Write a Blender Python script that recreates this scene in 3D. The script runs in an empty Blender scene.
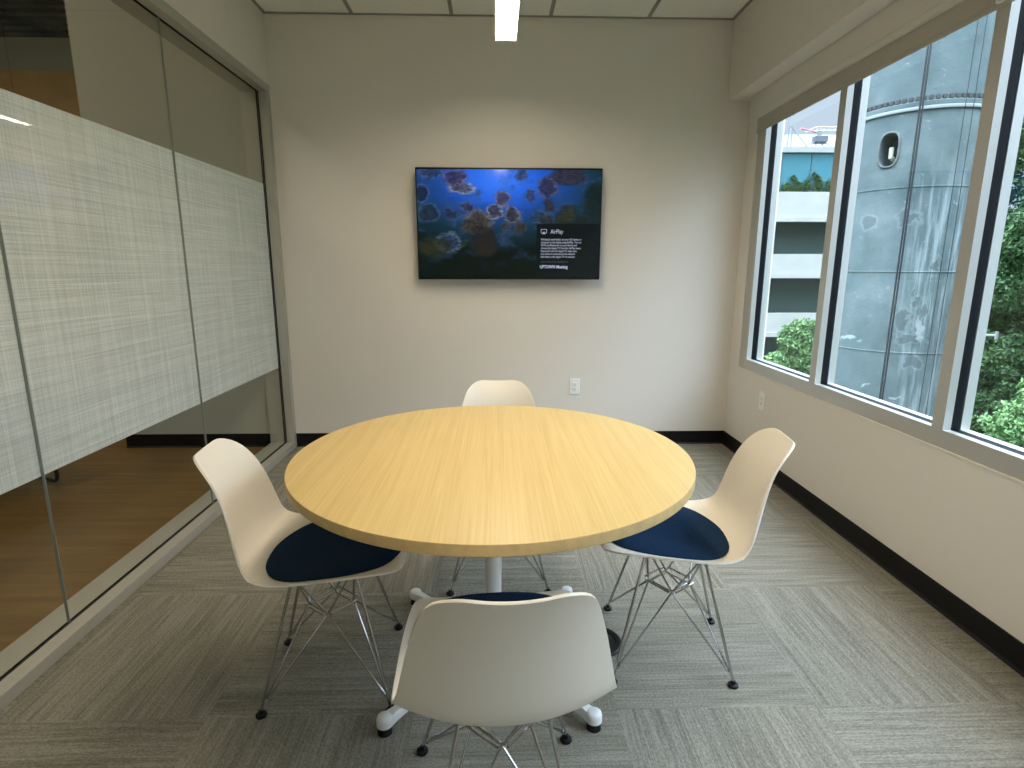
import bpy, bmesh, math, random
from mathutils import Vector, Matrix
import numpy as np
random.seed(7)
PI = math.pi
sc = bpy.context.scene
COL = sc.collection

# ------------------------------------------------------------------ camera
cam_d = bpy.data.cameras.new('camera'); cam = bpy.data.objects.new('camera', cam_d); COL.objects.link(cam)
cam_d.sensor_width = 36.0; cam_d.lens = 561.34 / 1024 * 36.0; cam_d.clip_start = 0.02; cam_d.clip_end = 400
r_ = Vector((0.99960905, -0.02791745, 0.00153822)); d_ = Vector((-0.00412486, -0.20166093, -0.97944671)); f_ = Vector((0.02765385, 0.97905745, -0.20169725))
cam.matrix_world = Matrix(((r_.x, -d_.x, -f_.x, 0), (r_.y, -d_.y, -f_.y, 0), (r_.z, -d_.z, -f_.z, 1.302), (0, 0, 0, 1)))
sc.camera = cam

# ------------------------------------------------------------------ sky and exposure
world = bpy.data.worlds.new('overcast_sky'); sc.world = world; world.use_nodes = True
wn = world.node_tree.nodes; wl = world.node_tree.links
SKY_LOW, SKY_HIGH = .92, 16.0
bg = wn['Background']
tc = wn.new('ShaderNodeTexCoord'); nz = wn.new('ShaderNodeTexNoise'); nz.inputs['Scale'].default_value = 2.5; nz.inputs['Detail'].default_value = 5
rp = wn.new('ShaderNodeValToRGB'); rp.color_ramp.elements[0].position = 0.35; rp.color_ramp.elements[0].color = (0.76, 0.88, 1.0, 1)
rp.color_ramp.elements[1].position = 0.7; rp.color_ramp.elements[1].color = (0.92, 0.97, 1.0, 1)
wl.new(tc.outputs['Generated'], nz.inputs['Vector']); wl.new(nz.outputs['Fac'], rp.inputs['Fac']); wl.new(rp.outputs['Color'], bg.inputs['Color'])
# overcast sky: the zenith is several times brighter than the horizon
sx_ = wn.new('ShaderNodeSeparateXYZ'); wl.new(tc.outputs['Generated'], sx_.inputs[0])
mr = wn.new('ShaderNodeMapRange'); mr.inputs[1].default_value = 0.24; mr.inputs[2].default_value = 0.95; mr.inputs[3].default_value = SKY_LOW; mr.inputs[4].default_value = SKY_HIGH
wl.new(sx_.outputs[2], mr.inputs[0]); wl.new(mr.outputs[0], bg.inputs['Strength'])
sc.view_settings.view_transform = 'Standard'; sc.view_settings.look = 'None'
sc.view_settings.gamma = 1.0; sc.view_settings.use_curve_mapping = False
sc.view_settings.exposure = 0.16
LAMP = 42.0           # strength of the linear light's lens

# ------------------------------------------------------------------ material helpers
def sock(b, *names):
    for n in names:
        if n in b.inputs: return b.inputs[n]
def mat(name, color=(.8, .8, .8), rough=.5, metal=0.0, spec=.5, coat=0.0, noise=None, bump=None):
    """noise=(scale, amount): mottles the colour; bump=(scale, strength, distance)"""
    m = bpy.data.materials.new(name); m.use_nodes = True
    nt = m.node_tree; b = nt.nodes['Principled BSDF']
    b.inputs['Base Color'].default_value = (*color, 1); b.inputs['Roughness'].default_value = rough
    b.inputs['Metallic'].default_value = metal; sock(b, 'Specular IOR Level', 'Specular').default_value = spec
    sock(b, 'Coat Weight', 'Coat').default_value = coat
    t = nt.nodes.new('ShaderNodeTexCoord')
    if noise:
        n = nt.nodes.new('ShaderNodeTexNoise'); n.inputs['Scale'].default_value = noise[0]; n.inputs['Detail'].default_value = 4
        r = nt.nodes.new('ShaderNodeValToRGB'); a = noise[1]
        r.color_ramp.elements[0].position = .3; r.color_ramp.elements[1].position = .7
        r.color_ramp.elements[0].color = (*[c * (1 - a) for c in color], 1); r.color_ramp.elements[1].color = (*[min(1, c * (1 + a)) for c in color], 1)
        nt.links.new(t.outputs['Object'], n.inputs['Vector']); nt.links.new(n.outputs['Fac'], r.inputs['Fac']); nt.links.new(r.outputs['Color'], b.inputs['Base Color'])
    if bump:
        n = nt.nodes.new('ShaderNodeTexNoise'); n.inputs['Scale'].default_value = bump[0]; n.inputs['Detail'].default_value = 3
        bu = nt.nodes.new('ShaderNodeBump'); bu.inputs['Strength'].default_value = bump[1]; bu.inputs['Distance'].default_value = bump[2]
        nt.links.new(t.outputs['Object'], n.inputs['Vector']); nt.links.new(n.outputs['Fac'], bu.inputs['Height']); nt.links.new(bu.outputs['Normal'], b.inputs['Normal'])
    return m
class NT:
    def __init__(s, m): s.nt = m.node_tree; s.n = s.nt.nodes; s.l = s.nt.links
    def val(s, a, inp):
        if isinstance(a, (int, float)): inp.default_value = a
        elif isinstance(a, (tuple, list)): inp.default_value = a
        else: s.l.new(a, inp)
    def math(s, op, a, b=None, c=None, clamp=False):
        n = s.n.new('ShaderNodeMath'); n.operation = op; n.use_clamp = clamp
        s.val(a, n.inputs[0])
        if b is not None: s.val(b, n.inputs[1])
        if c is not None: s.val(c, n.inputs[2])
        return n.outputs[0]
    def vmath(s, op, a, b=None):
        n = s.n.new('ShaderNodeVectorMath'); n.operation = op; s.val(a, n.inputs[0])
        if b is not None: s.val(b, n.inputs[1])
        return n.outputs['Value'] if op in ('LENGTH', 'DOT_PRODUCT') else n.outputs[0]
    def comb(s, x, y, z=0.0):
        n = s.n.new('ShaderNodeCombineXYZ'); s.val(x, n.inputs[0]); s.val(y, n.inputs[1]); s.val(z, n.inputs[2]); return n.outputs[0]
    def sep(s, v):
        n = s.n.new('ShaderNodeSeparateXYZ'); s.l.new(v, n.inputs[0]); return n.outputs
    def noise(s, v, scale, detail=3, rough=.5, dist=0.0):
        n = s.n.new('ShaderNodeTexNoise'); s.l.new(v, n.inputs['Vector']); n.inputs['Scale'].default_value = scale
        n.inputs['Detail'].default_value = detail; n.inputs['Roughness'].default_value = rough; n.inputs['Distortion'].default_value = dist
        return n.outputs['Fac']
    def ramp(s, f, stops):
        n = s.n.new('ShaderNodeValToRGB'); s.l.new(f, n.inputs['Fac']); e = n.color_ramp.elements
        while len(e) < len(stops): e.new(0.5)
        for i, (p, c) in enumerate(stops): e[i].position = p; e[i].color = (*c, 1) if len(c) == 3 else c
        return n.outputs['Color']
    def mix(s, f, a, b, mode='MIX'):
        n = s.n.new('ShaderNodeMix'); n.data_type = 'RGBA'; n.blend_type = mode
        s.val(f, n.inputs[0]); 
        for v, i in ((a, 6), (b, 7)):
            if isinstance(v, tuple) and len(v) == 3: v = (*v, 1)
            s.val(v, n.inputs[i])
        return n.outputs[2]
    def smooth(s, x, a, b):
        n = s.n.new('ShaderNodeMapRange'); n.interpolation_type = 'SMOOTHSTEP'; s.l.new(x, n.inputs[0])
        n.inputs[1].default_value = a; n.inputs[2].default_value = b; return n.outputs[0]
    def bump(s, h, strength, dist):
        n = s.n.new('ShaderNodeBump'); n.inputs['Strength'].default_value = strength; n.inputs['Distance'].default_value = dist
        s.l.new(h, n.inputs['Height']); return n.outputs[0]
    def coord(s, k='Object'):
        return s.n.new('ShaderNodeTexCoord').outputs[k]

# ------------------------------------------------------------------ geometry helpers
class MB:
    """collects shapes, then links them as one mesh object"""
    def __init__(s): s.bm = bmesh.new()
    def box(s, x0, x1, y0, y1, z0, z1, bevel=0.0, seg=2):
        g = bmesh.ops.create_cube(s.bm, size=1.0)['verts']
        for v in g: v.co = Vector(((x0 + x1) / 2 + v.co.x * (x1 - x0), (y0 + y1) / 2 + v.co.y * (y1 - y0), (z0 + z1) / 2 + v.co.z * (z1 - z0)))
        if bevel:
            ed = list({e for v in g for e in v.link_edges})
            bmesh.ops.bevel(s.bm, geom=ed, offset=bevel, segments=seg, affect='EDGES', profile=.5)
        return s
    def tube(s, pts, r, n=8, caps=True):
        pts = [Vector(p) for p in pts]; rings = []; prev = None
        rs = r if isinstance(r, (list, tuple)) else [r] * len(pts)
        for i, p in enumerate(pts):
            t = (pts[min(i + 1, len(pts) - 1)] - pts[max(i - 1, 0)]).normalized()
            a = Vector((0, 0, 1)) if abs(t.z) < .9 else Vector((1, 0, 0))
            if prev is None: u = t.cross(a).normalized()
            else: u = (prev - t * prev.dot(t)).normalized()
            prev = u; w = t.cross(u)
            rings.append([s.bm.verts.new(p + (u * math.cos(2 * PI * k / n) + w * math.sin(2 * PI * k / n)) * rs[i]) for k in range(n)])
        for a, b in zip(rings, rings[1:]):
            for k in range(n): s.bm.faces.new((a[k], a[(k + 1) % n], b[(k + 1) % n], b[k]))
        if caps: s.bm.faces.new(rings[0][::-1]); s.bm.faces.new(rings[-1])
        return s
    def lathe(s, prof, cx=0, cy=0, n=32, sx=1, sy=1):
        """prof = [(r, z), ...]; r = 0 closes the end"""
        rings = []
        for r, z in prof:
            if r <= 1e-6: rings.append([s.bm.verts.new((cx, cy, z))])
            else: rings.append([s.bm.verts.new((cx + sx * r * math.cos(2 * PI * k / n), cy + sy * r * math.sin(2 * PI * k / n), z)) for k in range(n)])
        for a, b in zip(rings, rings[1:]):
            for k in range(n):
                j = (k + 1) % n
                if len(a) == 1 and len(b) == 1: continue
                if len(a) == 1: s.bm.faces.new((a[0], b[j], b[k]))
                elif len(b) == 1: s.bm.faces.new((a[k], a[j], b[0]))
                else: s.bm.faces.new((a[k], a[j], b[j], b[k]))
        return s
    def grid(s, P, closed=False):
        vs = [[s.bm.verts.new(p) for p in row] for row in P]
        for a, b in zip(vs, vs[1:]):
            for k in range(len(a) - 1): s.bm.faces.new((a[k], a[k + 1], b[k + 1], b[k]))
        return s
    def move(s, M): bmesh.ops.transform(s.bm, matrix=M, verts=s.bm.verts[:]); return s
    def build(s, name, m=None, parent=None, smooth=False, angle=35, recalc=True):
        if recalc: bmesh.ops.recalc_face_normals(s.bm, faces=s.bm.faces[:])
        me = bpy.data.meshes.new(name); 
        if smooth:
            for f in s.bm.faces: f.smooth = True
            for e in s.bm.edges:
                if len(e.link_faces) == 2 and e.calc_face_angle(0) > math.radians(angle): e.smooth = False
        s.bm.to_mesh(me); s.bm.free()
        o = bpy.data.objects.new(name, me); COL.objects.link(o)
        if m: me.materials.append(m)
        if parent: o.parent = parent
        return o
def tag(o, label=None, cat=None, group=None, kind=None):
    if label: o['label'] = label
    if cat: o['category'] = cat
    if group: o['group'] = group
    if kind: o['kind'] = kind
    return o
def empty(name, loc, rz=0.0):
    o = bpy.data.objects.new(name, None); COL.objects.link(o); o.location = loc; o.rotation_euler = (0, 0, rz); o.empty_display_size = .1; return o
def copy_tree(o, parent=None):
    c = o.copy(); COL.objects.link(c); c.parent = parent
    for ch in o.children: copy_tree(ch, c)
    return c
def struct(o): o['kind'] = 'structure'; return o

# ------------------------------------------------------------------ main dimensions (metres)
XL, XR, XS = -1.487, 1.724, 1.571        # left wall line, window wall, soffit face
YB, YF, HC = 4.053, -1.3, 2.906          # TV wall, wall behind the viewer, ceiling
GX = -1.550                              # glass plane on the left

# ------------------------------------------------------------------ materials
M = {}
M['wall'] = mat('warm_white_paint', (.80, .755, .69), .85, spec=.25, bump=(180, .08, .002))
M['hall_wall'] = mat('hall_grey_paint', (.45, .455, .39), .85, spec=.25, bump=(180, .08, .002))
M['soffit'] = mat('soffit_paint', (.80, .755, .69), .85, spec=.25, bump=(180, .08, .002))
M['black_base'] = mat('black_vinyl_base', (.006, .006, .007), .5, spec=.3)
M['alu'] = mat('clear_anodized_aluminium', (.56, .56, .53), .42, metal=.5)
M['alu_frame'] = mat('satin_aluminium_frame', (.50, .485, .43), .45, metal=.3)
M['gasket'] = mat('black_gasket', (.004, .005, .007), .6, spec=.2)
M['white_plastic'] = mat('white_plastic', (.93, .93, .91), .3)
M['dark_slot'] = mat('dark_slot', (.03, .03, .03), .6)
M['shell'] = mat('warm_white_polypropylene', (.88, .82, .71), .38, spec=.45, bump=(900, .05, .0005))
M['pad'] = mat('navy_wool_upholstery', (.010, .031, .075), .95, spec=.1, noise=(260, .35), bump=(700, .5, .001))
M['chrome'] = mat('chrome_wire', (.52, .52, .52), .16, metal=1.0)
M['rubber'] = mat('black_rubber', (.006, .006, .006), .5, spec=.3)
M['white_metal'] = mat('white_powder_coat', (.80, .81, .79), .3, spec=.5)
M['black_plastic'] = mat('black_plastic', (.005, .005, .006), .4, spec=.3)
M['black_steel'] = mat('black_steel', (.012, .012, .012), .4, metal=.3)
M['blind'] = mat('blind_fabric', (.50, .475, .42), .9, spec=.15, noise=(400, .06))
M['cassette'] = mat('blind_cassette_paint', (.78, .75, .68), .5, spec=.3)

def carpet():
    m = mat('grey_striped_carpet_tile', (.3, .3, .28), .97, spec=.08); g = NT(m); b = g.n['Principled BSDF']
    x, y, z = g.sep(g.coord())
    ix = g.math('FLOOR', g.math('DIVIDE', g.math('SUBTRACT', x, .36), .61)); iy = g.math('FLOOR', g.math('DIVIDE', g.math('SUBTRACT', y, 1.45), .642))
    s = g.math('ADD', ix, iy); par = g.math('MODULO', g.math('ADD', s, 101.0), 2.0)
    # across-stripe and along-stripe coordinates
    ac = g.math('ADD', g.math('MULTIPLY', x, g.math('SUBTRACT', 1.0, par)), g.math('MULTIPLY', y, par))
    al = g.math('ADD', g.math('MULTIPLY', y, g.math('SUBTRACT', 1.0, par)), g.math('MULTIPLY', x, par))
    tid = g.math('MULTIPLY', g.math('ADD', g.math('MULTIPLY', ix, 3.7), g.math('MULTIPLY', iy, 7.3)), 1.0)
    n1 = g.noise(g.comb(g.math('MULTIPLY', ac, 150), g.math('MULTIPLY', al, 4.5), tid), 1.0, 3, .6)
    n2 = g.noise(g.comb(g.math('MULTIPLY', ac, 38), g.math('MULTIPLY', al, 1.8), tid), 1.0, 2, .5)
    n3 = g.noise(g.comb(g.math('MULTIPLY', ac, 300), g.math('MULTIPLY', al, 130), tid), 1.0, 2, .5)
    f = g.math('ADD', g.math('ADD', g.math('MULTIPLY', n1, .42), g.math('MULTIPLY', n2, .24)), g.math('MULTIPLY', n3, .46))
    c = g.ramp(f, [(.42, (.155, .143, .110)), (.56, (.246, .229, .184)), (.70, (.35, .328, .272))])
    g.l.new(c, b.inputs['Base Color']); g.l.new(g.bump(f, .6, .006), b.inputs['Normal'])
    return m
M['carpet'] = carpet()
def wood(name, stops, sx, sy, rough, axis='y', plank=None):
    m = mat(name, (.6, .4, .2), rough, spec=.4); g = NT(m); b = g.n['Principled BSDF']
    x, y, z = g.sep(g.coord())
    if axis == 'x': x, y = y, x
    off = 0.0
    if plank:
        off = g.math('MULTIPLY', g.math('FLOOR', g.math('DIVIDE', x, plank)), 5.31)
        y = g.math('ADD', y, off)
    n1 = g.noise(g.comb(g.math('MULTIPLY', x, sx), g.math('MULTIPLY', y, sy), z), 1.0, 4, .55, .3)
    n2 = g.noise(g.comb(g.math('MULTIPLY', x, sx * .18), g.math('MULTIPLY', y, sy * .5), z), 1.0, 2, .5)
    f = g.math('ADD', g.math('MULTIPLY', n1, .65), g.math('MULTIPLY', n2, .35))
    if plank: f = g.math('ADD', f, g.math('MULTIPLY', g.math('SUBTRACT', g.math('FRACT', g.math('MULTIPLY', off, .377)), .5), .16))
    g.l.new(g.ramp(f, stops), b.inputs['Base Color'])
    return m
M['maple'] = wood('maple_laminate', [(.35, (.66, .47, .185)), (.52, (.73, .535, .228)), (.68, (.775, .585, .262))], 230, 2.6, .42)
M['maple_edge'] = mat('maple_edge_band', (.69, .49, .22), .5, noise=(40, .08))
M['floor_wood'] = wood('brown_wood_planks', [(.3, (.14, .062, .014)), (.5, (.21, .098, .024)), (.7, (.28, .14, .038))], 22, 1.0, .38, 'y', .18)
M['floor_wood_x'] = wood('brown_wood_floor', [(.3, (.15, .078, .015)), (.5, (.22, .122, .026)), (.7, (.30, .175, .045))], 22, 1.1, .4, 'x', .18)
M['panel_wood'] = mat('brown_wood_panel', (.42, .27, .095), .6, noise=(6, .12))

def ceil_tile():
    m = mat('acoustic_ceiling_tile', (.88, .86, .80), .95, spec=.1, noise=(220, .06), bump=(160, .3, .002)); return m
M['tile'] = ceil_tile()
M['grid'] = mat('ceiling_grid', (.30, .29, .25), .5)

def glass(name, tint, refl=.06, rough=0.0):
    m = bpy.data.materials.new(name); m.use_nodes = True; g = NT(m); g.n.clear()
    out = g.n.new('ShaderNodeOutputMaterial'); tr = g.n.new('ShaderNodeBsdfTransparent'); gl = g.n.new('ShaderNodeBsdfGlossy'); mx = g.n.new('ShaderNodeMixShader')
    tr.inputs['Color'].default_value = (*tint, 1); gl.inputs['Roughness'].default_value = rough; gl.inputs['Color'].default_value = (.9, 1, .97, 1)
    ge = g.n.new('ShaderNodeNewGeometry'); cs = g.math('ABSOLUTE', g.vmath('DOT_PRODUCT', ge.outputs['Incoming'], ge.outputs['Normal']))
    fr = g.math('ADD', g.math('MULTIPLY', g.math('POWER', g.math('SUBTRACT', 1.0, cs), 5.0), .96), .04)
    g.l.new(g.math('MULTIPLY', fr, refl, clamp=True), mx.inputs[0]); g.l.new(tr.outputs[0], mx.inputs[1]); g.l.new(gl.outputs[0], mx.inputs[2]); g.l.new(mx.outputs[0], out.inputs[0])
    return m
M['win_glass'] = glass('blue_tinted_window_glass', (.835, .885, .935), .6)
M['part_glass'] = glass('clear_partition_glass', (.955, .965, .955), .5)
M['glass_edge'] = mat('green_glass_edge', (.30, .34, .31), .5)

def film():
    m = bpy.data.materials.new('woven_frosted_film'); m.use_nodes = True; g = NT(m); g.n.clear()
    out = g.n.new('ShaderNodeOutputMaterial')
    x, y, z = g.sep(g.coord())
    h1 = g.noise(g.comb(g.math('MULTIPLY', y, 2.5), g.math('MULTIPLY', z, 300), x), 1.0, 2, .6)
    h2 = g.noise(g.comb(g.math('MULTIPLY', y, .8), g.math('MULTIPLY', z, 34), x), 1.0, 2, .6)
    v1 = g.noise(g.comb(g.math('MULTIPLY', y, 260), g.math('MULTIPLY', z, 2.5), x), 1.0, 2, .6)
    v2 = g.noise(g.comb(g.math('MULTIPLY', y, 26), g.math('MULTIPLY', z, .8), x), 1.0, 2, .6)
    f = g.math('ADD', g.math('ADD', g.math('MULTIPLY', h1, .42), g.math('MULTIPLY', h2, .10)), g.math('ADD', g.math('MULTIPLY', v1, .37), g.math('MULTIPLY', v2, .11)))
    op = g.smooth(f, .38, .60); op = g.math('ADD', g.math('MULTIPLY', op, .20), .79)
    df = g.n.new('ShaderNodeBsdfDiffuse'); g.l.new(g.ramp(f, [(.40, (.82, .87, .89)), (.60, (.97, .99, 1.0))]), df.inputs['Color'])
    tl = g.n.new('ShaderNodeBsdfTranslucent'); tl.inputs['Color'].default_value = (.7, .74, .68, 1)
    m1 = g.n.new('ShaderNodeMixShader'); m1.inputs[0].default_value = .05; g.l.new(df.outputs[0], m1.inputs[1]); g.l.new(tl.outputs[0], m1.inputs[2])
    tr = g.n.new('ShaderNodeBsdfTransparent'); tr.inputs['Color'].default_value = (.85, .9, .85, 1)
    m2 = g.n.new('ShaderNodeMixShader'); g.l.new(op, m2.inputs[0]); g.l.new(tr.outputs[0], m2.inputs[1]); g.l.new(m1.outputs[0], m2.inputs[2])
    g.l.new(m2.outputs[0], out.inputs[0]); return m
M['film'] = film()

def emit(name, col, strength):
    m = bpy.data.materials.new(name); m.use_nodes = True; g = NT(m); g.n.clear()
    o = g.n.new('ShaderNodeOutputMaterial'); e = g.n.new('ShaderNodeEmission'); e.inputs[0].default_value = (*col, 1); e.inputs[1].default_value = strength; g.l.new(e.outputs[0], o.inputs[0]); return m

# ================================================================== THE ROOM SHELL
struct(MB().box(XL - .20, XR + .02, YF, YB, -.08, 0).build('floor', M['carpet']))
struct(MB().box(XL, XR + .25, YB, YB + .12, 0, HC + .4).build('wall_back', M['wall']))
struct(MB().box(XL - .2, XR + .25, YF - .12, YF, 0, HC + .4).build('wall_front', M['wall']))
struct(MB().box(XL - .173, XL, YF, YB, 2.478, HC + .4).build('wall_left', M['wall']))
# right wall: below the ribbon window, the pier by the TV wall, and the strip above hidden by the soffit
WS, WT, WY1 = .622, 2.40, 3.887
rw = MB().box(XR, XR + .108, YF, YB, 0, WS).box(XR, XR + .108, WY1, YB, WS, WT).box(XR, XR + .108, YF, YB, WT, HC + .4)
struct(rw.build('wall_right', M['wall']))
struct(MB().box(XS, XR, YF, YB, 2.411, HC + .4).build('trim_1', M['soffit']))
# baseboards
def base_profile(name, p0, p1, nrm):
    p0 = Vector(p0); p1 = Vector(p1); n = Vector(nrm)
    prof = [(0, .1), (.004, .1), (.006, .097), (.006, .012), (.012, .003), (.013, 0), (0, 0)]
    mb = MB(); P = []
    for p in (p0, p1): P.append([p + n * a + Vector((0, 0, b)) for a, b in prof + prof[:1]])
    mb.grid(P)
    for row in (0, -1): mb.bm.faces.new([mb.bm.verts.new(q) for q in P[row][:-1]])
    bmesh.ops.remove_doubles(mb.bm, verts=mb.bm.verts[:], dist=1e-5)
    return struct(mb.build(name, M['black_base']))
base_profile('baseboard_back', (XL + .001, YB, 0), (XR - .0, YB, 0), (0, -1, 0))
base_profile('baseboard_right', (XR, YF, 0), (XR, YB - .0005, 0), (-1, 0, 0))
base_profile('baseboard_front', (XL, YF, 0), (XR, YF, 0), (0, 1, 0))
# suspended ceiling: tiles and the grid between them
seam_x = [.041 + .6405 * (k - 1.5) for k in range(-2, 6)]
cl = MB().box(XL, XS, YF, YB, HC, HC + .03)
ceiling = struct(cl.build('ceiling', M['tile']))
gb = MB()
for x in seam_x:
    if XL < x < XS: gb.box(x - .012, x + .012, YF, YB, HC - .004, HC + .002)
for k in range(-3, 5):
    y = 3.02 + .6405 * k
    if YF < y < YB - .1: gb.box(XL, XS, y - .012, y + .012, HC - .0035, HC + .002)
gb.box(XL, XS, YB - .02, YB, HC - .004, HC + .002).box(XL, XL + .02, YF, YB, HC - .004, HC + .002).box(XS - .02, XS, YF, YB, HC - .004, HC + .002)
gb.build('ceiling_grid', M['grid'], ceiling)

# ================================================================== GLASS PARTITION (left)
gp = tag(empty('glass_partition', (0, 0, 0)), 'full height glass partition with pale aluminium frame and woven frosted film band, left of the table', 'glass partition')
FX0, FX1 = XL - .173, XL
CH = .045
fr = MB()
fr.box(GX + .006, FX1, YF, YB, 0, CH, .002).box(FX0, GX - .006, YF, YB, 0, CH, .002)
fr.box(GX - .006, GX + .006, YF, YB, 0, CH - .012)
fr.build('sill_channel', M['alu_frame'], gp)
fr = MB().box(GX + .006, FX1, YF, YB, 2.43, 2.478, .002).box(FX0, GX - .006, YF, YB, 2.43, 2.478, .002).box(GX - .006, GX + .006, YF, YB, 2.445, 2.478)
fr.build('head_channel', M['alu_frame'], gp)
fr = MB().box(GX + .006, FX1, YB - .05, YB, CH, 2.43, .002).box(FX0, GX - .006, YB - .05, YB, CH, 2.43, .002).box(GX - .006, GX + .006, YB - .035, YB, CH, 2.43)
fr.build('jamb', M['alu_frame'], gp)
gk = MB()
for s in (-1, 1):
    gk.box(GX + s * .006 - .0015, GX + s * .006 + .0015, YF, YB - .048, CH - .004, CH + .0015).box(GX + s * .006 - .0015, GX + s * .006 + .0015, YF, YB - .048, 2.4285, 2.436).box(GX + s * .006 - .0015, GX + s * .006 + .0015, YB - .056, YB - .048, CH, 2.43)
gk.build('gasket', M['gasket'], gp)
seams = [YB - .04, 2.915, 1.860, .805, -.25, YF]
for a, b in zip(seams[1:], seams):
    p = MB().box(GX - .005, GX + .005, a + .0011, b - .0011, CH - .01, 2.44).build('glass_panel', M['part_glass'], gp)
    MB().grid([[(GX - .0058, a + .0011, .604), (GX - .0058, b - .0011 - (.012 if b > 4 else 0), .604)], [(GX - .0058, a + .0011, 1.855), (GX - .0058, b - .0011 - (.012 if b > 4 else 0), 1.855)]]).build('frosted_film', M['film'], p)
    if a > YF: MB().box(GX - .005, GX + .0052, a - .0011, a + .0011, CH - .01, 2.44).build('silicone_joint', M['glass_edge'], gp)

# ================================================================== RIBBON WINDOWS (right)
# frame face at XR, 0.11 deep, with bright front lip, black gasket band, bright outer lip
def window(n, ya, yb):
    """opening between ya and yb (ya nearer the viewer)"""
    z0, z1 = .692, 2.36
    f = MB()
    for xa, xb in ((XR, XR + .032), (XR + .071, XR + .108)):
        f.box(xa, xb, ya - .0285, yb + .0285, .622, z0 - (.0 if xa > XR + .01 else 0)).box(xa, xb, ya - .0285, yb + .0285, z1, 2.40)
        f.box(xa, xb, ya - .0285, ya, z0, z1).box(xa, xb, yb, yb + .0285, z0, z1)
    w = struct(f.build('window_%d' % n, M['alu']))
    k = MB().box(XR + .0322, XR + .0708, ya - .028, yb + .028, .624, z0 - .004).box(XR + .0322, XR + .0708, ya - .028, yb + .028, z1 + .004, 2.40)
    k.box(XR + .0322, XR + .0708, ya - .028, ya - .004, z0 - .004, z1 + .004).box(XR + .0322, XR + .0708, yb + .004, yb + .028, z0 - .004, z1 + .004)
    k.build('gasket', M['gasket'], w)
    MB().box(XR + .048, XR + .054, ya - .004, yb + .004, z0 - .004, z1 + .004).build('pane', M['win_glass'], w)
    return w
edges = [(2.992, 3.779), (2.101, 2.935), (1.210, 2.044), (.319, 1.153), (-.572, .262), (-1.27, -.629)]
for i, (a, b) in enumerate(edges): window(i + 1, a, b)
# wide jamb beside the TV wall and sill bead
st = MB().box(XR, XR + .108, 3.8078, WY1, .622, 2.40)
struct(st.build('trim_2', M['alu_frame']))
struct(MB().box(XR - .006, XR, YF, WY1 + .004, .612, .621, .001).box(XR - .004, XR, WY1, WY1 + .006, .612, 2.40).build('trim_3', M['wall']))

# roller blind: cassette, lowered fabric edge, bottom bar, bead chain
rb = tag(empty('roller_blind', (XR, 3.0, 2.41)), 'rolled up beige roller blind in a long cassette above the windows', 'roller blind')
def par(o): o.parent = rb; o.matrix_parent_inverse = Matrix.Translation(-Vector((XR, 3.0, 2.41))); return o
par(MB().box(1.688, 1.716, YF + .02, 3.966, 2.290, 2.409, .004).box(1.690, 1.7165, YF + .02, 3.966, 2.262, 2.291, .004).build('cassette', M['cassette']))
par(MB().box(1.7165, 1.7195, YF + .05, 3.90, 2.190, 2.27).build('shade_fabric', M['blind']))
par(MB().box(1.713, 1.7225, YF + .05, 3.90, 2.172, 2.193, .003).build('bottom_bar', M['blind']))
par(MB().box(1.700, 1.7225, 2.055, 2.085, 2.185, 2.235, .004).build('chain_clip', M['white_plastic']))

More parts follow.
